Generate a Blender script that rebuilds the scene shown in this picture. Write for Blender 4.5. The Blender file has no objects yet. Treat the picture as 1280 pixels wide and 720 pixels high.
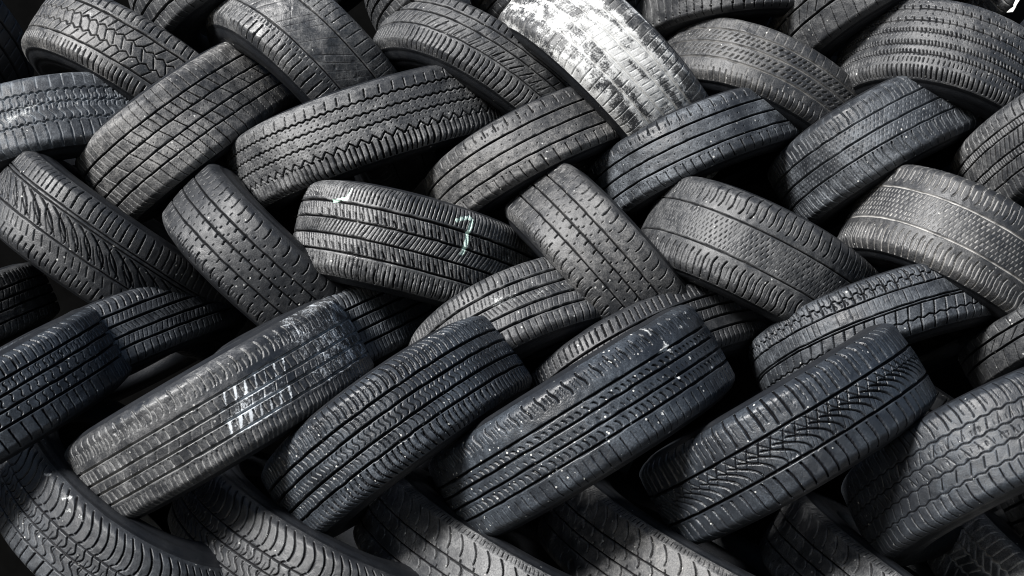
import bpy, math, numpy as np
from mathutils import Matrix

SCN = bpy.context.scene
COL = SCN.collection
CAM_H = 0.85                       # camera height above the ground, metres

# ------------------------------------------------------------------ helpers
def noise2(x, y, seed):
    """smooth value noise, -1..1, on numpy arrays (x, y in lattice units)"""
    r = np.random.default_rng(seed).uniform(-1, 1, (64, 64))
    xi = np.floor(x).astype(int); yi = np.floor(y).astype(int)
    fx = x - xi; fy = y - yi
    fx = fx*fx*(3-2*fx); fy = fy*fy*(3-2*fy)
    a = r[xi % 64, yi % 64]; b = r[(xi+1) % 64, yi % 64]
    c = r[xi % 64, (yi+1) % 64]; d = r[(xi+1) % 64, (yi+1) % 64]
    return (a*(1-fx)+b*fx)*(1-fy) + (c*(1-fx)+d*fx)*fy

def fbm(x, y, seed, n=4):
    t = 0; a = 1; s = 0
    for i in range(n):
        t = t + a*noise2(x*2**i, y*2**i, seed+i); s += a; a *= .55
    return t/s

def grid_mesh(name, P, closed_u, attrs=None):
    """mesh from a grid of points P[nu, nv, 3]; closed_u joins last row to first"""
    nu, nv = P.shape[:2]
    me = bpy.data.meshes.new(name)
    me.vertices.add(nu*nv)
    me.vertices.foreach_set('co', np.ascontiguousarray(P, np.float32).ravel())
    iu = np.arange(nu if closed_u else nu-1)
    iv = np.arange(nv-1)
    A = iu[:, None]*nv + iv[None]
    B = ((iu+1) % nu)[:, None]*nv + iv[None]
    Q = np.stack([A, B, B+1, A+1], -1).reshape(-1, 4).astype(np.int32)
    nq = len(Q)
    me.loops.add(nq*4); me.polygons.add(nq)
    me.loops.foreach_set('vertex_index', Q.ravel())
    me.polygons.foreach_set('loop_start', np.arange(0, nq*4, 4, dtype=np.int32))
    me.update(calc_edges=True)
    me.shade_smooth()
    for k, v in (attrs or {}).items():
        at = me.attributes.new(k, 'FLOAT', 'POINT')
        at.data.foreach_set('value', np.ascontiguousarray(v, np.float32).ravel())
    return me

def link(name, me, mat, parent=None):
    o = bpy.data.objects.new(name, me)
    COL.objects.link(o)
    me.materials.append(mat)
    if parent: o.parent = parent
    return o

# ------------------------------------------------------------------ materials
def rubber(name, dust=.4, tone=(.36, .36, .357), gdust=0., speck=.6, rough=.58, black=.008, edge=.26, sheen=.48, scuff=.5):
    m = bpy.data.materials.new(name); m.use_nodes = True
    N = m.node_tree.nodes; L = m.node_tree.links
    b = N['Principled BSDF']
    def n(t, **kw):
        x = N.new(t)
        for k, v in kw.items(): setattr(x, k, v)
        return x
    def val(sock, v): sock.default_value = v
    def math_(op, a, c=None, clamp=False):
        x = n('ShaderNodeMath', operation=op, use_clamp=clamp)
        for i, q in enumerate((a, c)):
            if q is None: continue
            if isinstance(q, (int, float)): x.inputs[i].default_value = q
            else: L.new(q, x.inputs[i])
        return x.outputs[0]
    def maprange(s, a, c, d=0., e=1.):
        x = n('ShaderNodeMapRange', interpolation_type='SMOOTHSTEP')
        L.new(s, x.inputs[0])
        for i, q in enumerate((a, c, d, e)): x.inputs[i+1].default_value = q
        return x.outputs[0]
    def mix(f, a, c):
        x = n('ShaderNodeMix', data_type='RGBA')
        if isinstance(f, (int, float)): x.inputs[0].default_value = f
        else: L.new(f, x.inputs[0])
        for i, q in ((6, a), (7, c)):
            if isinstance(q, tuple): x.inputs[i].default_value = (*q, 1)
            else: L.new(q, x.inputs[i])
        return x.outputs[2]
    tc = n('ShaderNodeTexCoord'); oi = n('ShaderNodeObjectInfo')
    w = math_('MULTIPLY', oi.outputs['Random'], 37.)
    def noise(scale, detail=4, r=.6):
        x = n('ShaderNodeTexNoise', noise_dimensions='4D')
        L.new(tc.outputs['Object'], x.inputs['Vector']); L.new(w, x.inputs['W'])
        x.inputs['Scale'].default_value = scale; x.inputs['Detail'].default_value = detail
        x.inputs['Roughness'].default_value = r
        return x.outputs['Fac']
    def attr(k):
        return n('ShaderNodeAttribute', attribute_name=k).outputs['Fac']
    big, mid, fine = noise(7, 5), noise(45, 5, .65), noise(330, 3, .7)
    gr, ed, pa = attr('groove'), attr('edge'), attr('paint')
    # dust lying on the ribs: broad patches broken up by finer grain
    d0 = math_('MULTIPLY', maprange(big, .33, .66, .12, 1.), maprange(mid, .30, .70, .25, 1.))
    d1 = math_('MULTIPLY', d0, maprange(fine, .33, .69, .30, 1.3))
    d1 = math_('ADD', d1, math_('MULTIPLY', math_('MULTIPLY', ed, maprange(mid, .35, .65)), edge), True)
    d2 = math_('MULTIPLY', d1, dust*.58, True)
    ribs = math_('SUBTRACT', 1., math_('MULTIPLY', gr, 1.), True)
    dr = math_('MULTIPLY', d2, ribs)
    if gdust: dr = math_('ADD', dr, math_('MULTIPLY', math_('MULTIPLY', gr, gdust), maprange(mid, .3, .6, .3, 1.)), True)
    bk = mix(gr, (black*.85, black*1.0, black*1.3), (.0035, .0035, .004))  # groove floors: dust-free rubber, painted darker still for the shade inside
    c = mix(dr, bk, tone)
    # specks of grit
    vo = n('ShaderNodeTexVoronoi', voronoi_dimensions='3D', feature='F1')
    L.new(tc.outputs['Object'], vo.inputs['Vector']); vo.inputs['Scale'].default_value = 120
    sp = n('ShaderNodeSeparateColor'); L.new(vo.outputs['Color'], sp.inputs[0])
    size = maprange(sp.outputs[1], .3, 1., .05, .26)
    spk = math_('MULTIPLY', math_('LESS_THAN', vo.outputs['Distance'], size), math_('GREATER_THAN', sp.outputs[0], 1-.11*speck))
    spk = math_('MULTIPLY', spk, maprange(big, .35, .6, .2, 1.))
    c = mix(math_('MULTIPLY', spk, .8), c, (.50, .50, .48))
    pf = maprange(math_('ADD', pa, math_('MULTIPLY', math_('SUBTRACT', math_('ADD', math_('MULTIPLY', mid, .5), math_('MULTIPLY', fine, .5)), .5), 2.2)), .36, .72)
    pf = math_('MULTIPLY', pf, math_('GREATER_THAN', pa, .02))
    pcol = n('ShaderNodeRGB'); pcol.outputs[0].default_value = (.50, .51, .505, 1); pcol.label = 'paint'
    pf = math_('MULTIPLY', pf, maprange(mid, .25, .65, .4, 1.))
    c = mix(pf, c, pcol.outputs[0]); m['paint_node'] = pcol.name
    L.new(c, b.inputs['Base Color'])
    r = math_('ADD', maprange(mid, .3, .7, rough-.17, rough-.02), math_('ADD', math_('MULTIPLY', dr, .5), math_('MULTIPLY', pf, .6)), True)
    L.new(r, b.inputs['Roughness'])
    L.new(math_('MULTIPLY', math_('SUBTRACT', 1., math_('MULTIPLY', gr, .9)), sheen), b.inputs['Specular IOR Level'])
    bu = n('ShaderNodeBump'); bu.inputs['Strength'].default_value = .55; bu.inputs['Distance'].default_value = .0017
    h = math_('ADD', math_('MULTIPLY', fine, .8), math_('ADD', math_('MULTIPLY', mid, .8), math_('MULTIPLY', spk, 1.)))
    L.new(h, bu.inputs['Height']); L.new(bu.outputs[0], b.inputs['Normal'])
    return m

def plain(name, col, rough=.9, scale=20, var=.5, spec=.2):
    m = bpy.data.materials.new(name); m.use_nodes = True
    N = m.node_tree.nodes; L = m.node_tree.links; b = N['Principled BSDF']
    tc = N.new('ShaderNodeTexCoord'); no = N.new('ShaderNodeTexNoise'); no.inputs['Scale'].default_value = scale
    no.inputs['Detail'].default_value = 6
    L.new(tc.outputs['Object'], no.inputs['Vector'])
    mx = N.new('ShaderNodeMix'); mx.data_type = 'RGBA'
    L.new(no.outputs['Fac'], mx.inputs[0])
    mx.inputs[6].default_value = (*[c*(1-var) for c in col], 1); mx.inputs[7].default_value = (*[c*(1+var) for c in col], 1)
    L.new(mx.outputs[2], b.inputs['Base Color']); b.inputs['Roughness'].default_value = rough; b.inputs['Specular IOR Level'].default_value = spec
    bu = N.new('ShaderNodeBump'); bu.inputs['Strength'].default_value = .4; bu.inputs['Distance'].default_value = .003
    L.new(no.outputs['Fac'], bu.inputs['Height']); L.new(bu.outputs[0], b.inputs['Normal'])
    return m

# ------------------------------------------------------------------ tread patterns
# lengths in millimetres, v runs from -1 (lower shoulder) to +1 (upper shoulder)
def G(v, w=5, d=5, amp=0, per=40, kind='tri', ph=0., ramp=.9):
    return ('G', v, w, d, amp, per, kind, ph, ramp)
def S(v1, v2, pitch, w=2.4, d=3, sl=0, cu=0, wv=0, ph=0., pv=.12, soft=2., dash=None, wear=.3):
    return ('S', v1, v2, pitch, w, d, sl, cu, wv, ph, pv, soft, dash, wear)

def ribs(gs, w=5, d=5, **k): return [G(v, w, d, **k) for v in gs]
def dots(v1, v2, pitch, rows, sl=0, w=2.2, d=2., ln=4.):
    out = []
    for i in range(rows):
        v = v1 + (v2-v1)*(i+.5)/rows; h = ln/85/2
        out.append(S(v-h, v+h, pitch, w, d, sl=sl, ph=(i*.37) % 1, soft=1., wear=.7))
    return out

PAT = {
 'generic': ribs((.45, 0, -.45)) + [S(.5, .98, 26, sl=4), S(-.98, -.5, 26, sl=-4), S(.05, .4, 26, 1.8, 2, sl=6), S(-.4, -.05, 26, 1.8, 2, sl=6)],
 'chevron': ribs((.52, -.5), 3.4, 4) + ribs((.18, -.18), 2.6, 3, amp=3.5, per=24) +
            [S(-.48, -.2, 24, 2.2, 3, sl=12), S(-.16, .16, 24, 2.2, 3, sl=-12), S(.2, .5, 24, 2.2, 3, sl=12),
             S(.62, 1., 17, 2.2, 3), S(-1., -.62, 13, 2.6, 3.4)],
 'worn_diagonal': ribs((.42, -.38), 2.6, 2.4) + [S(-.34, .38, 21, 1.5, .6, sl=55, wear=.9), S(-.3, .3, 34, 1.3, .4, sl=-70, wear=1.),
            S(.5, .95, 22, 2., 1.8, sl=6, wear=.6), S(-1., -.55, 19, 2.6, 3.2, sl=4), S(-.52, -.42, 12, 1.7, 1.6)],
 'slant_rib': ribs((.5, .18), 3.2, 3) + ribs((-.3,), 2.4, 2.4) + [S(.58, 1., 19, 3, 4), S(-.26, .12, 22, 2., 2.2, sl=22, wear=.5),
            S(.2, .45, 22, 1.7, 1.6, sl=10, wear=.6), S(-1., -.38, 14, 2.6, 3.4, sl=8, cu=4), S(-.3, 0, 11, 1.6, 1.4, sl=14, wear=.8)],
 'painted': ribs((.5, .18, -.15, -.5), 3.4, 3) + [S(.58, 1., 20, 2., 2.), S(-1., -.58, 24, 2.4, 2.2), S(-.46, -.2, 24, 1.7, 1.6, wear=.6),
            S(-.1, .14, 15, 1.6, 1.2, sl=7, wear=.6), S(.22, .46, 15, 1.6, 1.2, sl=7, wear=.6)],
 'double_slant': ribs((.5, .08, -.42), 3, 2.6) + [S(.55, .98, 22, 1.8, 1.6, sl=3, wear=.6), S(.16, .27, 15, 3.2, 3, sl=9), S(.31, .43, 15, 3.2, 3, sl=9, ph=.4),
            S(-.33, -.2, 15, 3.2, 3, sl=9), S(-.14, -.02, 15, 3.2, 3, sl=9, ph=.5), S(-1., -.7, 15, 2.4, 2.6, cu=2), S(-.72, -.5, 30, 1.6, 1.2, wear=.8)],
 'three_worn': ribs((.42, -.1), 4, 4) + [S(-.05, .35, 30, 2, 2, sl=30, wear=.5), S(.5, .95, 30, 2, 2, sl=-6), S(-.95, -.2, 32, 2., 2., sl=14, wear=.5)],
 'studs': ribs((.3,), 4, 4) + [S(-.98, .2, 28, 2.6, 3, sl=8, cu=5)] + dots(-.9, -.6, 28, 1, w=6, d=4, ln=6) + [S(.4, .95, 28, 2, 2)],
 'fine_notch': ribs((.6, .3, .03, -.27, -.5), 2.2, 2.8) + sum([[S(v, v+.1, p, 3.2, 3.2, sl=-3, ph=q, soft=1.), S(v-.05, v, p, 2.2, 2, ph=q)] for v, p, q in ((.6, 19, 0), (.3, 19, .4), (.03, 9.5, .2), (-.27, 9.5, .7), (-.5, 9.5, .5))], []) +
            dots(.62, .95, 15, 3) + dots(.32, .56, 17, 2, w=1.8) + dots(.05, .28, 17, 2, w=1.8) + dots(-.24, 0, 14, 2, w=1.8) + [S(-.98, -.76, 11.5, 3.6, 4), S(-.7, -.58, 11.5, 2.2, 2.4, sl=2)],
 'step_block': ribs((.46, .12, -.35), 3.4, 3.6, amp=1.5, per=18, kind='sq') + [S(.16, .44, 18, 2.6, 3, sl=5, wv=3), S(-.32, .08, 18, 2.6, 3, sl=-4, wv=4),
            S(-1., -.42, 22, 2.8, 3.8, cu=2), S(.55, 1., 24, 1.8, 1.6, wear=.7), S(-.05, .3, 9, 1.6, 1.8, dash=(.5, 3), wear=.6)],
 'cross_block': ribs((.5, .15, -.18, -.5), 3., 4.2) + [S(.5, 1., 27, 2., 3, sl=-8, pv=.05), S(.15, .5, 27, 2.6, 3.6, sl=-16), S(-.18, .15, 54, 2.6, 3.6, sl=-22, ph=.2), S(-.5, -.18, 27, 2.6, 3.6, sl=-14, ph=.4),
            S(-1., -.5, 27, 2.4, 3.4, sl=-12, ph=.2)] + dots(-.45, .46, 13, 5, w=1.9, d=1.8, ln=3),
 'zigzag_truck': ribs((.55, .22, -.1), 3.2, 4.5, amp=2, per=16.5, ph=.1) + [G(-.46, 4.2, 6, amp=6.5, per=25)] + [S(-1., -.5, 12.5, 4, 5, sl=2, cu=2), S(.6, .85, 26, 2.6, 3., sl=3)] +
            dots(.26, .52, 13, 2, sl=2) + dots(-.06, .18, 13, 2, sl=2) + dots(-.4, -.14, 13, 2, sl=2),
 'smooth_three': ribs((.42, -.02, -.46), 3.2, 4.5) + [S(.62, .98, 31, 3., 3.4, sl=-3, pv=.05), S(.62, .74, 15.5, 2., 1.8, ph=.25, wear=.6), S(-.98, -.58, 27, 2.8, 3.2, sl=-3)] +
            dots(.06, .36, 24, 1, w=2.4) + dots(-.4, -.08, 24, 1, w=2.4) + dots(.48, .6, 31, 1, w=2) + dots(-.7, -.5, 13, 1, w=2),
 'double_shoulder': ribs((.42, .02, -.36), 3., 3.4) + [S(.46, 1., 30, 3, 4, sl=-5, cu=3, wv=1.5), S(.46, .8, 30, 1.8, 2.4, ph=.45, sl=-4), S(-1., -.4, 26, 3, 4, sl=-5, cu=-3, wv=1.5), S(-.75, -.4, 26, 2, 2.6, ph=.5, sl=-4)] +
            dots(.06, .4, 13, 3, sl=3.5, w=2, ln=6) + dots(-.33, -.02, 13, 3, sl=3.5, w=2, ln=6),
 'ladder': ribs((.55, .36, -.02, -.2, -.5), 2.4, 3.6) + [S(.36, .55, 9, 2.2, 3), S(-.2, -.02, 9, 2.2, 3), S(0, .34, 16, 2.4, 3, sl=20), S(-.48, -.22, 16, 2.4, 3, sl=16), S(.6, 1., 20, 2.2, 3, sl=4), S(-1., -.54, 20, 2.6, 3.4, sl=12)],
 'swoop': ribs((.45, .36, -.28), 2.6, 4.) + [S(.5, .98, 19, 3, 4, sl=-6, pv=.15), S(-.24, .33, 36, 2.8, 4, sl=-70, cu=18), S(-.2, .3, 36, 2., 2.6, sl=-55, cu=-14, ph=.5), S(-.24, .1, 18, 1.6, 2, sl=-30, ph=.3),
            S(-.98, -.62, 30, 3., 3.6), S(-.9, -.7, 30, 3, 3., ph=.5), S(-.58, -.34, 20, 2, 2.4, sl=-12)],
 'notch_rib': ribs((.38, -.02, -.42), 2.8, 4.2) + [S(-.16, -.02, 28, 3., 4, sl=-3, pv=.03, soft=1), S(-.02, .06, 28, 2.2, 3, ph=.5, pv=.03), S(.26, .38, 28, 3., 4, sl=-3, pv=.03, soft=1), S(-.56, -.42, 28, 2.6, 3, ph=.3, pv=.03),
            S(.08, .16, 28, 2.2, 2.4, ph=.2, pv=.03), S(-.34, -.27, 28, 2.4, 2.4, ph=.6, pv=.03), S(.6, .92, 28, 2.6, 3.4, sl=-6, cu=4, pv=.03), S(.46, .56, 28, 2, 2, ph=.4, pv=.03), S(-.95, -.66, 28, 2.8, 3.6, sl=-6, cu=-3, pv=.03), S(-.9, -.75, 9, 1.7, 1.6, wear=.7)],
 'dense_chevron': ribs((.52, .18, -.16, -.5), 4.2, 5) + [S(.58, 1., 10.5, 2.6, 3.6, sl=4, pv=.05), S(.2, .36, 21, 3.4, 4, sl=-11), S(.22, .5, 10.5, 1.9, 2.4, sl=-13, ph=.3), S(-.14, .16, 10.5, 1.9, 2.6, sl=15), S(-.48, -.18, 10.5, 1.9, 2.4, sl=-13),
            S(-.48, -.32, 21, 3.4, 4, sl=-11, ph=.4), S(-1., -.7, 21, 3.2, 4.6, sl=2), S(-.95, -.58, 10.5, 2, 2.4, ph=.25)],
 'fine_sipe': ribs((.48, .14, -.2, -.52), 4.2, 5) + [S(.55, 1., 14, 2.4, 3, cu=3), S(.2, .44, 11, 1.6, 1.6, sl=6, wear=.7), S(-.14, .1, 11, 1.6, 1.8, sl=-8, wear=.5), S(-.48, -.24, 11, 1.6, 1.8, sl=6, wear=.6), S(-1, -.58, 15, 2., 2.4, sl=3)],
 'wavy_shoulder': ribs((.36, -.36), 2.6, 3.2) + [S(.48, 1., 25, 2.8, 3.6, sl=7, cu=1, wv=2.5), S(-1., -.48, 22, 3., 4., sl=6, cu=-1, wv=2.5), S(.55, .8, 25, 1.8, 1.8, ph=.5, wear=.6), S(-.85, -.58, 22, 1.8, 2, ph=.5, wear=.6)] +
            dots(-.32, .32, 12, 6, sl=3, w=1.8, d=1.3, ln=7),
 'thick_shoulder': ribs((.42, .1, -.22, -.55), 3.8, 4.6) + [S(.5, .88, 17, 3.4, 4, sl=4), S(.15, .4, 17, 1.8, 2., sl=8), S(-.2, .06, 17, 1.8, 2, sl=8), S(-1., -.6, 17, 2.6, 3, sl=4)],
 'winter_two': ribs((.34, -.14, -.22), 2.8, 4.6) + [G(.62, 2.6, 4, amp=3, per=26, kind='sq')] + [S(.34, 1., 26, 3., 4.8, sl=-6, cu=3), S(.4, .6, 13, 1.6, 2.2, wv=2, ph=.25), S(.66, .95, 13, 1.6, 2.2, wv=2, ph=.25), S(-.1, .3, 12, 1.6, 1., wear=.9), S(-.65, -.22, 26, 3, 4.6, sl=10), S(-1., -.6, 26, 3, 4.6, sl=4, ph=.3), G(-.62, 2.6, 4, amp=2, per=26)],
 'dark_rib': ribs((.48, .16, -.16, -.5), 4.5, 5.5) + [S(.52, 1., 13, 3., 4, sl=-2, cu=3), S(.2, .44, 13, 1.7, 1.8, sl=4, wear=.5), S(-.12, .12, 13, 1.7, 2), S(-.46, -.2, 13, 1.7, 2, sl=4), S(-1., -.55, 13, 2.2, 3)],
 'block_rib': ribs((.52, .22, -.1, -.42), 4.2, 5.2) + [S(.56, 1., 24, 3., 4., sl=-4, cu=3), S(.62, .9, 24, 1.6, 2., ph=.5), S(.26, .48, 20, 2., 2.6, sl=5, wv=3), S(-.06, .18, 20, 2., 2.6, sl=-5, wv=-3), S(-.38, -.14, 20, 2., 2.6, sl=5, wv=3), S(.3, .44, 10, 1.5, 1.7, ph=.2), S(-.98, -.48, 22, 2.8, 3.6, sl=-4)],
 'rung': ribs((.34, .02, -.22, -.52), 3.8, 4.4) + [S(.06, .3, 18, 2.6, 3.6, sl=-2), S(-.19, -.02, 23, 2., 2.2, sl=6), S(-.48, -.26, 18, 2.6, 3.6, sl=-2), S(.52, .92, 24, 2.4, 3., cu=5), S(.5, .75, 12, 1.7, 2., ph=.3, cu=3, wear=.5), S(-1., -.6, 12, 2.2, 2.6, sl=4, wear=.6)],
 'curved_rib': ribs((.46, .16, -.2, -.5), 4.4, 5.6) + [S(.5, 1., 16, 2.8, 3.8, sl=-7, cu=5), S(.55, .8, 16, 1.6, 2, ph=.5, cu=3), S(.2, .44, 14, 2., 3, sl=-5, cu=3), S(-.16, .12, 14, 2., 2.6, sl=4, wv=4), S(-.46, -.24, 14, 2., 3, sl=-5, cu=3), S(-1., -.54, 16, 3., 4, sl=-9, cu=-5), S(-.9, -.6, 16, 1.6, 2, ph=.5, sl=-5)],
 'four_rib': ribs((.38, .12, -.16, -.46), 4.2, 5.) + [S(.58, .92, 31, 3.2, 4., sl=-8, wv=2, pv=.04), S(.62, .84, 31, 1.5, 1.8, sl=-5, ph=.3, pv=.04), S(.62, .84, 31, 1.5, 1.8, sl=-5, ph=.6, pv=.04), S(.16, .28, 16, 2.8, 3.2, sl=-8, cu=3), S(-.1, 0, 16, 2.4, 2.4, sl=-6, ph=.4, wear=.6), S(-.42, -.24, 16, 2.8, 3., sl=-8, cu=3), S(-.98, -.56, 20, 2.2, 2.4, sl=-4, wear=.6)],
 'arc_asym': ribs((.32, -.38), 4.4, 5.4) + [S(.38, 1., 29, 4.6, 5.2, sl=-7, cu=2, pv=.08), S(.5, .9, 29, 1.4, 1.6, ph=.5, sl=-5), S(-.36, .12, 26, 3., 4.2, sl=-62, cu=16, pv=.06), S(-.1, .3, 26, 2., 3, sl=22, ph=.3, pv=.06), S(-.34, .28, 9, 1.2, .7, sl=14, wear=.8), S(-.05, .3, 26, 2., 3, sl=-34, ph=.6, pv=.06), S(-1., -.44, 27, 4., 5, sl=-6, cu=3, pv=.08)],
 'wave_block': ribs((.45, .14, -.18, -.5), 2.2, 3.4, amp=1.6, per=27, kind='sin') + [S(.5, 1., 27, 2.4, 3.2, sl=-11, cu=4), S(.62, .9, 27, 1.6, 2.2, ph=.5, sl=-7), S(.18, .42, 27, 1.8, 2.2, sl=9, ph=.2), S(-.14, .1, 27, 1.8, 2.2, sl=-10, ph=.5), S(-.46, -.22, 27, 1.8, 2.2, sl=9, ph=.7), S(-1., -.54, 20, 2.4, 3.2, sl=-6, cu=-3), S(.2, .32, 13.5, 1.5, 1.6), S(-.1, .02, 13.5, 1.5, 1.6)],
 'curved_shoulder': ribs((.24, -.1, -.5), 3., 4.4) + [S(.34, .96, 21, 3., 4., sl=-14, cu=9, pv=.08), S(-.08, .34, 21, 2.6, 3.6, sl=12, wv=5), S(-.48, -.12, 21, 2.4, 3.4, sl=-10, wv=6, ph=.4), S(-1., -.52, 21, 3., 4, sl=8), S(-.3, .1, 21, 1.6, 2, ph=.5, sl=6)],
 'notch_slant': ribs((.3, -.06, -.42), 3., 4.2) + [S(.42, .84, 30, 2.8, 3.8, sl=-18, cu=6, pv=.03), S(.86, .98, 9, 2, 2.2, wear=.6), S(.3, .4, 30, 2.6, 3, ph=.5, sl=-3, pv=.03), S(.08, .3, 30, 2.8, 3.4, sl=-8, cu=4, ph=.3, pv=.03), S(-.06, .04, 30, 2.4, 3, ph=.8, pv=.03), S(-.28, -.06, 30, 2.6, 3.2, sl=-8, cu=4, ph=.1, pv=.03), S(-.56, -.42, 30, 2.4, 3, ph=.5, pv=.03), S(-.98, -.6, 30, 3., 4, sl=6, wv=5, pv=.03)],
 'pale_groove': ribs((.4, .08, -.3), 2.8, 3.6, amp=2, per=22) + [S(.44, .95, 26, 2.2, 2.6, sl=12), S(.12, .38, 22, 2.2, 2.6, sl=-18), S(-.26, .04, 22, 2.2, 2.6, sl=18), S(-.95, -.34, 26, 2.2, 2.6, sl=-10)],
}

def tread_depth(S_, V, hw, ops, rng):
    """groove depth (m), 0..1 groove mask and 0..1 rib-edge mask"""
    D = np.zeros_like(S_); E = np.zeros_like(S_); M = np.zeros_like(S_)
    seed = int(rng.integers(1e6))
    wob = noise2(S_*40, V*6, seed)*.0006
    wear = .5 + .5*noise2(S_*14, V*2.5, seed+7)
    for op in ops:
        if op[0] == 'G':
            _, v, w, d, amp, per, kind, ph, ramp = op
            w *= .001; d *= .001; amp *= .001; per *= .001; ramp *= .001
            q = (S_/per+ph) % 1
            if kind == 'tri': z = amp*(np.abs(q-.5)*4-1)
            elif kind == 'sin': z = amp*np.sin(2*np.pi*q)
            else: z = amp*np.clip((np.abs(q-.5)-.25)*12, -1, 1)
            dist = np.abs((V-v)*hw - z - wob)
            mask = 1.; amt = np.ones_like(S_)
        else:
            _, v1, v2, pitch, w, d, sl, cu, wv, ph, pv, soft, dash, wr = op
            w *= .001; d *= .001; pitch *= .001; ramp = .0008
            t = (V-v1)/(v2-v1)
            u = S_ + pv*pitch*2*np.sin(2*np.pi*S_/(pitch*9.3)+seed) - .001*(sl*(t-.5) + cu*4*t*(1-t) + wv*np.sin(2*np.pi*t))
            qq = u/pitch+ph
            dist = np.abs((qq % 1)-.5)*pitch
            du = .001*np.abs(sl+cu*4*(1-2*t)+wv*2*np.pi*np.cos(2*np.pi*t))/((v2-v1)*hw)   # keep the width square to the slot
            dist = dist/np.sqrt(1+du*du) + wob*.6
            s2 = soft*.001
            mask = np.clip((V-v1)*hw/s2, 0, 1)*np.clip((v2-V)*hw/s2, 0, 1)
            cell = np.floor(qq).astype(int)
            rr = np.random.default_rng(seed % 9973 + int(pitch*1e5)).uniform(0, 1, 4096)[cell % 4096]
            amt = np.clip(1.15 - wr*1.1*np.maximum(rr, wear), .0, 1)
        k = np.clip((w/2+ramp/2-dist)/ramp, 0, 1)*mask
        e = np.clip((w/2+ramp+.0022-dist)/.0022, 0, 1)*mask
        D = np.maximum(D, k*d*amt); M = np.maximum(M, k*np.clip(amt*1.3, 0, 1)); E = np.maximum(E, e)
    return D, M, np.clip(E-M, 0, 1)

# ------------------------------------------------------------------ the tyre
FINE, NU, NB, NV = math.radians(110), 900, 40, 146

def make_tyre(key, pos, pattern, mat, label, wall_mat, liner_mat, paint=None, depth=1., lump=1.):
    X, Z, th, ti, Ra, W, Y, back = pos
    R = .32; q = Ra-R                      # the load squashes the tyres a little along the stack
    rng = np.random.default_rng(sum(map(ord, key))*77+5)
    hw = W/2 + .0015
    a = np.array([math.cos(th), 0, math.sin(th)]); n0 = np.array([-math.sin(th), 0, math.cos(th)]); y = np.array([0, 1., 0])
    nn = math.cos(ti)*n0 + math.sin(ti)*y; d = math.cos(ti)*y - math.sin(ti)*n0
    root = bpy.data.objects.new('tyre', None); COL.objects.link(root)
    root.empty_display_size = .1
    M = Matrix([[a[i], d[i], nn[i], 0] for i in range(3)] + [[0, 0, 0, 1]])
    M.translation = (X, Y, Z + CAM_H)
    root.matrix_world = M
    root['label'] = label; root['category'] = 'tyre'; root['group'] = 'tyres stacked in a herringbone wall'
    # tread: fine on the side that faces out of the stack, coarse behind
    ph = np.concatenate([np.linspace(-FINE, FINE, NU), np.linspace(FINE, 2*math.pi-FINE, NB+2)[1:-1]])
    tt = np.linspace(-1, 1, NV)
    V1 = np.sign(tt)*(1-(1-np.abs(tt))**1.12)            # rows a little closer at the shoulders
    PH, V = np.meshgrid(ph, V1, indexing='ij')
    av = np.abs(V)
    drop = .006*av**2 + .016*np.clip((av-.80)/.20, 0, 1)**2.1
    S_ = PH*R
    D, Mk, Ed = tread_depth(S_, V, hw, PAT[pattern], rng)
    D *= depth*1.45
    D *= np.clip((1-av)/.03, 0, 1)
    sd = int(rng.integers(1e6))
    bumps = .0012*lump*noise2(np.cos(PH)*5+20, np.sin(PH)*5+V*1.5+20, sd) + .0004*noise2(S_*90, V*9, sd+1)
    chip = np.clip(noise2(S_*60, V*7, sd+2)-.55, 0, 1)*Ed*.004
    r = R - drop - D + bumps - chip
    P = np.stack([np.sin(PH)*(r+q), -np.cos(PH)*r + back*np.sin(PH)*r/R, V*hw], -1)
    pt = np.zeros_like(S_) if paint is None else paint(S_, V, sd)
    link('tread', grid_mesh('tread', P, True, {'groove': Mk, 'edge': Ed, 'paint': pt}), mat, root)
    # sidewalls
    phc = np.linspace(0, 2*math.pi, 145)[:-1]
    for sgn in (1, -1):
        prof = [(hw, R-.0222), (hw+.0015, R-.027), (hw+.0012, R-.029), (hw+.0035, R-.033), (hw+.0065, R-.043), (hw+.0078, R-.052), (hw+.0070, R-.054), (hw+.0074, R-.056), (hw+.0080, R-.066), (hw+.0062, R-.080),
                (hw+.0030, R-.090), (hw+.0032, R-.092), (hw-.003, R-.099), (hw-.012, R-.107), (hw-.020, R-.109), (hw-.028, R-.108)]
        prof = np.array(prof)
        PP = np.stack([np.sin(phc)[:, None]*(prof[None, :, 1]+q), (back/R*np.sin(phc)-np.cos(phc))[:, None]*prof[None, :, 1], np.broadcast_to(sgn*prof[None, :, 0], (len(phc), len(prof)))], -1)
        if sgn < 0: PP = PP[:, ::-1]
        PP = PP[:, ::-1]
        link('sidewall', grid_mesh('sidewall', PP, True), wall_mat, root)
    b = hw-.028
    prof = np.array([(b, R-.108), (b+.006, R-.090), (b+.012, R-.060), (b+.006, R-.034), (b-.01, R-.026), (0, R-.022)])
    prof = np.concatenate([prof, (prof*[-1, 1])[::-1][1:]])
    PP = np.stack([np.sin(phc)[:, None]*(prof[None, :, 1]+q), (back/R*np.sin(phc)-np.cos(phc))[:, None]*prof[None, :, 1], np.broadcast_to(prof[None, :, 0], (len(phc), len(prof)))], -1)
    link('inner_liner', grid_mesh('inner_liner', PP, True), liner_mat, root)
    return root

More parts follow.
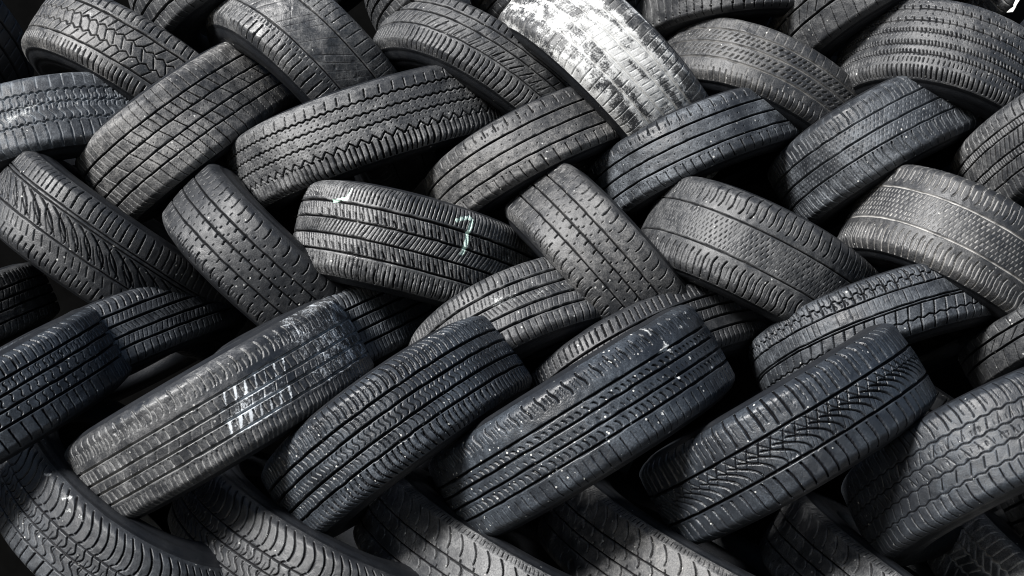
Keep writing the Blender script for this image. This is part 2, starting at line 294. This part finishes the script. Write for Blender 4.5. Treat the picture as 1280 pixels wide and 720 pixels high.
#@PAINT
def paint_white(S_, V, sd):
    st = fbm(S_*11+9, V*7+9, sd, 5)
    p = .52 + .60*st + .16*fbm(S_*45, V*6, sd+3) + .22*np.exp(-((S_-.01)/.11)**2)*np.exp(-((V-.05)/.6)**2) - .16*np.clip((V-.5)/.3, 0, 1) - .02*np.clip((S_-.12)/.12, 0, 1) - .12*np.clip((-.08-S_)/.08, 0, 1)
    for v in (.5, .18, -.15, -.5):                       # more of it stays in the grooves
        p = p + .26*np.exp(-((V-v)/.03)**2)
    return np.clip(p, 0, .95)
def stroke(S_, V, hw, pts, w):
    out = np.zeros_like(S_)
    for (s0, v0), (s1, v1) in zip(pts[:-1], pts[1:]):
        ax, ay, bx, by = s0, v0*hw, s1, v1*hw
        L2 = (bx-ax)**2+(by-ay)**2
        t = np.clip(((S_-ax)*(bx-ax)+(V*hw-ay)*(by-ay))/L2, 0, 1)
        dd = np.hypot(S_-ax-t*(bx-ax), V*hw-ay-t*(by-ay))
        out = np.maximum(out, np.clip(1.0-dd/w, 0, 1))
    return out
def paint_chalk(S_, V, sd):
    hw = .104
    return np.clip((1.25+.65*noise2(S_*150, V*15, sd))*np.maximum(stroke(S_, V, hw, [(.085, .72), (.112, .86), (.122, .80), (.117, .45), (.120, .25), (.112, .05)], .008),
                      stroke(S_, V, hw, [(-.245, .50), (-.215, .58), (-.195, .60), (-.19, .82)], .005)), 0, 1)
def paint_streak(S_, V, sd):
    hw = .091
    sk = S_ - .022 - V*hw*.45                                     # the smear leans with the rungs
    n = .75+.5*fbm(S_*30, V*6, sd)
    core = np.exp(-((sk-.112)/.078)**4)
    p = .95*core*np.exp(-((V+.52)/.06)**2) + .95*core*np.exp(-((V+.22)/.07)**2)
    p = np.maximum(p, .8*np.exp(-((sk-.12)/.10)**4)*np.exp(-((V-.02)/.055)**2))
    p = np.maximum(p, .6*np.exp(-((sk-.13)/.09)**4)*np.exp(-((V-.34)/.05)**2))
    st = np.zeros_like(S_)
    for k in range(7):
        s0 = .064+.022*k
        st = np.maximum(st, 1.1*stroke(S_, V, hw, [(s0-.006, -.50), (s0+.004, -.22)], .0062))
        st = np.maximum(st, .8*stroke(S_, V, hw, [(s0+.012, .04), (s0+.022, .32)], .005))
    haze = .40*core*np.exp(-((V+.12)/.42)**2)
    tail = .52*np.clip((S_-.17)/.12, 0, 1)*np.clip((V+.75)/.2, 0, 1)     # pale dusty right end, with a bluish sky reflection painted in
    return np.clip(np.maximum(np.maximum(p, st)*n*1.15, np.maximum(haze, tail*.8)), 0, 1)
def paint_bits(S_, V, sd):
    hw = .094
    p = np.maximum(stroke(S_, V, hw, [(-.125, .80), (-.118, .88)], .010), stroke(S_, V, hw, [(-.062, .74), (-.05, .86)], .010))
    return np.clip(.65*np.maximum(p, .75*stroke(S_, V, hw, [(-.04, .62), (-.02, .75), (.0, .66)], .012)), 0, 1)
def paint_end(S_, V, sd):
    hw = .084
    return np.clip(.5*np.maximum(stroke(S_, V, hw, [(-.06, -.1), (-.02, -.05)], .022), stroke(S_, V, hw, [(-.05, .1), (.0, .12)], .014)), 0, 1)
def paint_patch(S_, V, sd):
    return np.clip(.42*stroke(S_, V, .081, [(-.10, .25), (-.02, .1)], .035)+.3*stroke(S_, V, .081, [(.02, -.05), (.07, -.1)], .03), 0, .5)
def paint_splash(S_, V, sd):
    n = noise2(S_*55+3, V*5+3, sd)
    return np.clip((n-.66)*2.4, 0, .9)*np.clip((S_+.02)/.1, .25, 1)

#@TYRES
# key: x, z (from camera height), roll, tilt, squashed radius, tread width, distance, how far the right end leans back
POS = {
'01': (-1.3948, 0.5827, -0.2628, 0.4877, 0.2825, 0.1962, 3.5609, 0.0900),
'02': (-0.7848, 0.4070, -0.5163, 0.2303, 0.3102, 0.1514, 3.5612, 0.0900),
'03': (-0.5706, 0.7001, 0.5240, 0.0740, 0.2856, 0.1413, 3.6229, 0.0900),
'04': (-0.4270, 0.4342, -0.7327, 0.2288, 0.2846, 0.1826, 3.5667, 0.0900),
'05': (-0.0511, 0.7064, 0.4645, 0.1185, 0.2858, 0.1074, 3.6235, 0.0900),
'06': (-0.0365, 0.3938, -0.5219, 0.2639, 0.3079, 0.1367, 3.5637, 0.0900),
'07': (0.1849, 0.7066, 0.4214, 0.1235, 0.2856, 0.1029, 3.6235, 0.0900),
'08': (0.2288, 0.4336, -0.7625, 0.0322, 0.2902, 0.1817, 3.4661, 0.0900),
'09': (0.5273, 0.6368, 0.1216, 0.0365, 0.2500, 0.1224, 3.6030, 0.0900),
'10': (0.5754, 0.3668, -0.4050, 0.2381, 0.2901, 0.1450, 3.5604, 0.0900),
'11': (0.8255, 0.6437, 0.5185, 0.1438, 0.2700, 0.1334, 3.5627, 0.0900),
'12': (0.9795, 0.3840, -0.3209, 0.2761, 0.2936, 0.1860, 3.5028, 0.0900),
'13': (1.3260, 0.7000, 0.3200, 0.3900, 0.3000, 0.1500, 3.7000, 0.0000),
'20': (-0.9377, 0.2928, 0.2945, 0.2189, 0.2863, 0.1579, 3.4820, 0.0900),
'21': (-0.7019, 0.3552, 0.6728, -0.1182, 0.2449, 0.1814, 3.4923, 0.0900),
'22': (-0.2877, 0.3288, 0.3526, 0.0159, 0.3250, 0.1548, 3.4791, 0.0900),
'23': (0.0899, 0.2890, 0.4972, 0.1110, 0.2857, 0.1328, 3.4829, 0.0900),
'24': (0.4272, 0.2924, 0.4241, 0.1062, 0.2648, 0.1291, 3.4857, 0.0900),
'25': (0.8155, 0.3080, 0.5238, 0.1480, 0.2599, 0.1595, 3.4854, 0.0900),
'26': (1.2172, 0.3124, 0.4819, 0.2653, 0.2852, 0.1678, 3.3818, 0.0900),
'30': (-0.8353, 0.0648, -0.6274, 0.0490, 0.2808, 0.1705, 3.3901, 0.0900),
'31': (-1.2769, -0.1229, 0.4384, -0.0910, 0.2801, 0.1324, 3.3826, 0.0900),
'32': (-0.4728, 0.0178, -0.7627, -0.0000, 0.2793, 0.1605, 3.3730, 0.0900),
'33': (-0.8608, -0.1441, 0.4940, 0.0364, 0.2920, 0.1358, 3.3227, 0.0900),
'34': (-0.1941, 0.0601, -0.2240, 0.0825, 0.2630, 0.1855, 3.3682, 0.0900),
'35': (0.2229, 0.0118, -0.8368, -0.0031, 0.2815, 0.1648, 3.3714, 0.0900),
'36': (0.0790, -0.1179, 0.4856, 0.3618, 0.2820, 0.1516, 3.3222, 0.0900),
'37': (0.5334, 0.0265, -0.4541, 0.0517, 0.2804, 0.1883, 3.3644, 0.0900),
'38': (0.2898, -0.1708, 0.5425, 0.2652, 0.2699, 0.1460, 3.3240, 0.0900),
'39': (0.9577, 0.0337, -0.4936, 0.1010, 0.2809, 0.1907, 3.3636, 0.0900),
'40': (0.7911, -0.0979, 0.3556, 0.2667, 0.3014, 0.1289, 3.3228, 0.0900),
'41': (1.2183, -0.0605, 0.4493, 0.2747, 0.3012, 0.0952, 3.3229, 0.0900),
'42': (-0.3956, -0.1159, 0.4618, -0.0119, 0.2300, 0.1524, 3.3621, 0.0900),
'43': (-1.0299, -0.2453, 0.5160, -0.1251, 0.2988, 0.1561, 3.0520, 0.0000),
'44': (-0.5574, -0.2343, 0.5291, -0.0347, 0.2989, 0.1695, 3.0312, 0.0000),
'45': (-0.2178, -0.2722, 0.6373, 0.1072, 0.2699, 0.1678, 3.0346, 0.0000),
'46': (0.1328, -0.2562, 0.5526, 0.0787, 0.2990, 0.1787, 3.0080, 0.0000),
'47': (0.5227, -0.2792, 0.5368, 0.1218, 0.2848, 0.1725, 3.0121, 0.0000),
'48': (0.9343, -0.3274, 0.4231, 0.3484, 0.3018, 0.1779, 3.0079, 0.0000),
'50': (-0.7685, -0.4314, -0.5379, -0.1102, 0.3019, 0.1684, 3.0998, -0.1200),
'51': (-0.4051, -0.5117, -0.4411, -0.0009, 0.2903, 0.1664, 3.1005, -0.1200),
'52': (-0.0326, -0.5528, -0.4582, -0.0066, 0.2915, 0.1718, 3.0985, -0.1200),
'53': (0.3400, -0.5609, -0.4428, -0.0386, 0.2927, 0.1659, 3.1004, -0.1200),
'54': (0.7831, -0.6421, -0.5453, -0.0882, 0.2951, 0.1624, 3.1009, -0.1200),
'55': (1.1190, -0.6766, -0.5871, -0.1717, 0.2953, 0.1597, 3.1017, -0.1200),
'56': (1.2415, -0.3095, 0.5468, 0.2581, 0.2955, 0.1276, 3.1031, 0.0000),
'57': (0.0000, -0.3000, -0.6000, 0.0000, 0.3000, 0.1700, 3.7200, 0.0000),
'58': (0.9300, -0.3300, -0.6000, 0.0000, 0.3000, 0.1700, 3.7200, 0.0000),
}
#@LOOK
# key: (pattern, material settings, paint, label)
L_ = dict
LOOK = {
'01': ('generic', L_(dust=.15), None, 'dark tyre cut off by the left edge, topmost there, only its lower curve visible'),
'02': ('chevron', L_(tone=(.368, .36, .348), dust=0.8, rough=.5), None, 'dusty tyre with a chevron centre band, just above the diamond-blocked tyre at upper left'),
'03': ('generic', L_(dust=.55), None, 'tyre end cut by the top edge between the chevron and broad worn smooth tyres'),
'04': ('worn_diagonal', L_(dust=.7, rough=.45), None, 'broad worn smooth tyre with faint diagonal marks, tucked behind the large zigzag-grooved tyre'),
'05': ('generic', L_(dust=.4), None, 'small tyre end at the top edge, right of the broad worn smooth tyre'),
'06': ('slant_rib', L_(dust=0.5, speck=1.2), None, 'tyre with dense lower shoulder slots immediately left of the white-painted tyre'),
'07': ('smooth_three', L_(dust=.4), None, 'sliver of a tyre at the top edge touching the left corner of the white-painted tyre'),
'08': ('painted', L_(dust=.9, gdust=.6), paint_white, 'tyre smeared with white paint, the palest in the stack'),
'09': ('studs', L_(dust=.55), None, 'nearly level tyre with stud holes in its lower shoulder, right of the white-painted tyre'),
'10': ('double_slant', L_(tone=(.368, .36, .348), dust=0.42, gdust=.35), None, 'tyre with paired rows of short slanted cuts, immediately right of the white-painted tyre'),
'11': ('three_worn', L_(dust=.6), None, 'grey tyre end at the top edge, just left of the wide finely notched tyre'),
'12': ('fine_notch', L_(dust=0.5, speck=.6), None, 'wide tyre with five finely notched grooves in the top right corner'),
'13': ('pale_groove', L_(dust=.6, gdust=.6), None, 'barely visible tyre at the top edge behind the wide finely notched tyre'),
'20': ('step_block', L_(tone=(.325, .36, .40), dust=0.6, gdust=.4), paint_end, 'tyre with stepped blocks and a pale scuff, cut by the left edge at upper left'),
'21': ('cross_block', L_(tone=(.368, .36, .348), dust=0.95, speck=.6), None, 'tyre with diamond-shaped blocks between four grooves, at upper left below the chevron tyre'),
'22': ('zigzag_truck', L_(dust=0.85, speck=.8), None, 'large tyre with zigzag grooves and thick lower lugs, at upper centre left'),
'23': ('smooth_three', L_(tone=(.368, .36, .348), dust=0.85, speck=.5), None, 'smooth three-grooved tyre whose right end goes under the white-painted tyre'),
'24': ('smooth_three', L_(tone=(.325, .36, .40), dust=0.65), None, 'smooth three-grooved tyre lying over the lower end of the white-painted tyre'),
'25': ('double_shoulder', L_(tone=(.325, .36, .40), dust=0.42, gdust=.15), None, 'arched tyre with doubled shoulder slots below the wide finely notched tyre'),
'26': ('ladder', L_(dust=.65), None, 'tyre with ladder-like narrow ribs cut by the right edge below the wide finely notched tyre'),
'30': ('swoop', L_(dust=0.22), None, 'dark tyre with swooping centre grooves against the left edge, below the stepped-block tyre'),
'31': ('thick_shoulder', L_(dust=0.34), None, 'dark tyre at the left edge tucked under the tyre with swooping centre grooves'),
'32': ('notch_rib', L_(dust=0.22, rough=.6), None, 'dark notched-rib tyre leaning just below the diamond-blocked tyre'),
'33': ('fine_sipe', L_(tone=(.325, .36, .40), dust=0.32), None, 'shaded tyre with a finely slotted upper shoulder, under the lower end of the swooping-groove tyre'),
'34': ('dense_chevron', L_(dust=0.8, rough=.42, speck=.5), paint_chalk, 'tyre with pale green chalk marks, near the centre'),
'35': ('notch_rib', L_(tone=(.368, .36, .348), dust=0.55), None, 'pale dusty notched-rib tyre right of the chalk-marked tyre'),
'36': ('fine_sipe', L_(dust=.5), paint_patch, 'tyre with polished pale patches under the lower end of the pale notched-rib tyre'),
'37': ('wavy_shoulder', L_(dust=0.38), None, 'wide tyre with wavy shoulder slots and dark groove lines, right of the pale notched-rib tyre'),
'38': ('thick_shoulder', L_(dust=0.2), None, 'shaded tyre between the wide wavy-shouldered tyre and the big paint-flecked front tyre'),
'39': ('wavy_shoulder', L_(tone=(.368, .36, .348), dust=0.34, gdust=.9), None, 'dusty wide tyre with pale groove lines and wavy shoulder slots, at the right edge'),
'40': ('winter_two', L_(tone=(.325, .36, .40), dust=0.35), None, 'arched winter tyre with stepped rows of blocks, under the dusty pale-grooved wide tyre'),
'41': ('three_worn', L_(dust=0.35), None, 'dark tyre cut by the right edge, between the dusty pale-grooved tyre and the wavy-grooved tyre'),
'42': ('dark_rib', L_(tone=(.325, .36, .40), dust=0.42), None, 'shaded tyre partly hidden between the chalk-marked tyre and the white-streaked tyre'),
'43': ('block_rib', L_(tone=(.29, .35, .42), dust=0.22, rough=.45), None, 'big front tyre with four grooves cut by the left edge, left of the white-streaked tyre'),
'44': ('rung', L_(dust=0.55, gdust=.55, rough=.45), paint_streak, 'big front tyre with white streaks across its grooves'),
'45': ('curved_rib', L_(tone=(.29, .35, .42), dust=0.26, speck=3.2, rough=.5), None, 'big front tyre with curved shoulder cuts and grit specks, right of the white-streaked tyre'),
'46': ('four_rib', L_(tone=(.29, .35, .42), dust=0.26, speck=3.4, rough=.5), paint_splash, 'big front tyre flecked with white paint spots, at lower centre'),
'47': ('arc_asym', L_(tone=(.29, .35, .42), dust=0.2, speck=.5, rough=.45), None, 'big front tyre with arched centre grooves and thick upper shoulder blocks, at lower right'),
'48': ('wave_block', L_(tone=(.29, .35, .42), dust=0.19, speck=.6), None, 'big front tyre with wavy grooves cut by the right edge'),
'50': ('curved_shoulder', L_(tone=(.325, .36, .40), dust=0.22, speck=1.2, rough=.6), paint_bits, 'tyre with curved shoulder cuts and white fragments, in the bottom left corner'),
'51': ('curved_shoulder', L_(dust=0.24, speck=.8), None, 'tyre with curved shoulder cuts at the bottom edge directly below the white-streaked tyre'),
'52': ('notch_slant', L_(dust=0.8), None, 'tyre with hooked slanting cuts at the bottom edge, below the grit-specked curved-cut front tyre'),
'53': ('notch_slant', L_(tone=(.368, .36, .348), dust=0.75, speck=.6), None, 'tyre with hooked slanting cuts at the bottom edge, below the paint-flecked front tyre'),
'54': ('notch_slant', L_(dust=0.8), None, 'tyre at the bottom edge below the front tyre with arched centre grooves'),
'55': ('pale_groove', L_(dust=1.2, gdust=.9), None, 'tyre with pale dust-filled grooves in the bottom right corner'),
'56': ('generic', L_(dust=.4, speck=1.), None, 'dark tyre end peeking in at the right edge, above the pale-grooved corner tyre'),
'57': ('generic', L_(dust=.3), None, 'deep shadowed tyre in the gap between the grit-specked and paint-flecked front tyres'),
'58': ('generic', L_(dust=.3), None, 'deep shadowed tyre in the gap between the arched-groove and wavy-grooved front tyres'),
}
wall_mat = rubber('sidewall_rubber', dust=.06, speck=.1, rough=.6, black=.008, sheen=.25)
liner_mat = rubber('liner_rubber', dust=.02, speck=0., rough=.7, black=.006, sheen=.15)
for key, pos in POS.items():
    pat, kw, paint, label = LOOK[key]
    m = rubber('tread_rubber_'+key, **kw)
    if key == '34':
        m.node_tree.nodes[m['paint_node']].outputs[0].default_value = (.74, .95, .84, 1)
    if key == '44':
        m.node_tree.nodes[m['paint_node']].outputs[0].default_value = (.46, .49, .515, 1)
    if key == '08':
        m.node_tree.nodes[m['paint_node']].outputs[0].default_value = (.50, .505, .50, 1)
    make_tyre(key, pos, pat, m, label, wall_mat, liner_mat, paint, depth={'48': .6, '50': .8, '51': .8}.get(key, 1.))

#@SETTING
def box(name, lo, hi, mat, kind=None):
    me = bpy.data.meshes.new(name)
    vs = [(x, y, z) for x in (lo[0], hi[0]) for y in (lo[1], hi[1]) for z in (lo[2], hi[2])]
    fs = [(0, 1, 3, 2), (4, 6, 7, 5), (0, 4, 5, 1), (2, 3, 7, 6), (0, 2, 6, 4), (1, 5, 7, 3)]
    me.from_pydata(vs, [], fs); o = link(name, me, mat)
    if kind: o['kind'] = kind
    return o
g = bpy.data.meshes.new('ground')
g.from_pydata([(-60, -60, 0), (60, -60, 0), (60, 60, 0), (-60, 60, 0)], [], [(0, 1, 2, 3)])
go = link('ground', g, plain('ground_dirt', (.04, .038, .036), scale=8)); go['kind'] = 'structure'
w = box('shade_back_wall', (-2.6, 4.15, 0), (2.6, 4.35, 2.1), plain('shade_black', (.002, .002, .002), spec=0.))  # added backing, coloured near-black so the gaps read as deep shade
w['label'] = 'added backing wall, coloured near-black for the shade behind the stacked tyres'; w['category'] = 'wall'

# torn plastic strip at the top right
def strip(name, pts, wd, mat, parent=None):
    P = []
    for x, y, z, ww in pts:
        P.append([(x-ww/2, y, z), (x+ww/2, y-.002, z+.001), (x+ww/2, y, z+.002), (x-ww/2, y+.002, z+.001)])
    vs = [v for r in P for v in r]; fs = []
    for i in range(len(P)-1):
        for j in range(4): fs.append((i*4+j, i*4+(j+1) % 4, i*4+4+(j+1) % 4, i*4+4+j))
    fs += [(3, 2, 1, 0), tuple(len(vs)-4+k for k in range(4))]
    me = bpy.data.meshes.new(name); me.from_pydata(vs, [], fs)
    return link(name, me, mat, parent)
wp = plain('white_plastic', (.42, .42, .41), rough=.4, var=.1)
k = 3.36/1970
bx, bz = (1268-640)*k, CAM_H+(360-8)*k
st = strip('plastic_strip', [(bx-.010, 3.36, bz-.013, .012), (bx-.004, 3.36, bz-.006, .009), (bx+.001, 3.361, bz-.001, .004), (bx+.002, 3.362, bz+.003, .006), (bx+.007, 3.363, bz+.012, .008), (bx+.012, 3.366, bz+.03, .006)], .01, wp)
st['label'] = 'small torn strip of white plastic in the top right corner'; st['category'] = 'plastic strip'

# ------------------------------------------------------------------ light, sky, camera
SUN_EL, SUN_AZ = math.radians(32), math.radians(-40)       # azimuth measured from straight behind the camera, to the left
v = np.array([math.sin(SUN_AZ)*math.cos(SUN_EL), -math.cos(SUN_AZ)*math.cos(SUN_EL), math.sin(SUN_EL)])
wd = bpy.data.worlds.new('World'); SCN.world = wd; wd.use_nodes = True
wn = wd.node_tree.nodes; sky = wn.new('ShaderNodeTexSky'); sky.sky_type = 'NISHITA'; sky.sun_disc = False
sky.sun_elevation = SUN_EL; sky.sun_rotation = math.atan2(v[0], v[1])
wd.node_tree.links.new(sky.outputs[0], wn['Background'].inputs[0]); wn['Background'].inputs[1].default_value = .05
sl = bpy.data.lights.new('sun', 'SUN'); sl.energy = 5; sl.angle = math.radians(14); sl.color = (1., .985, .965)
so = bpy.data.objects.new('sun', sl); COL.objects.link(so)
from mathutils import Vector
so.rotation_euler = Vector(v).to_track_quat('Z', 'Y').to_euler()
cd = bpy.data.cameras.new('camera'); cam = bpy.data.objects.new('camera', cd); COL.objects.link(cam)
cam.location = (0, 0, CAM_H); cam.rotation_euler = (math.pi/2, 0, 0)
cd.sensor_width = 36; cd.lens = 36*1970/1280; cd.clip_end = 500
SCN.camera = cam
SCN.view_settings.view_transform = 'Standard'; SCN.view_settings.look = 'None'
SCN.view_settings.exposure = 1.05; SCN.view_settings.gamma = 1
SCN.cycles.filter_width = 1.05; SCN.cycles.max_bounces = 4; SCN.cycles.diffuse_bounces = 2; SCN.cycles.glossy_bounces = 2
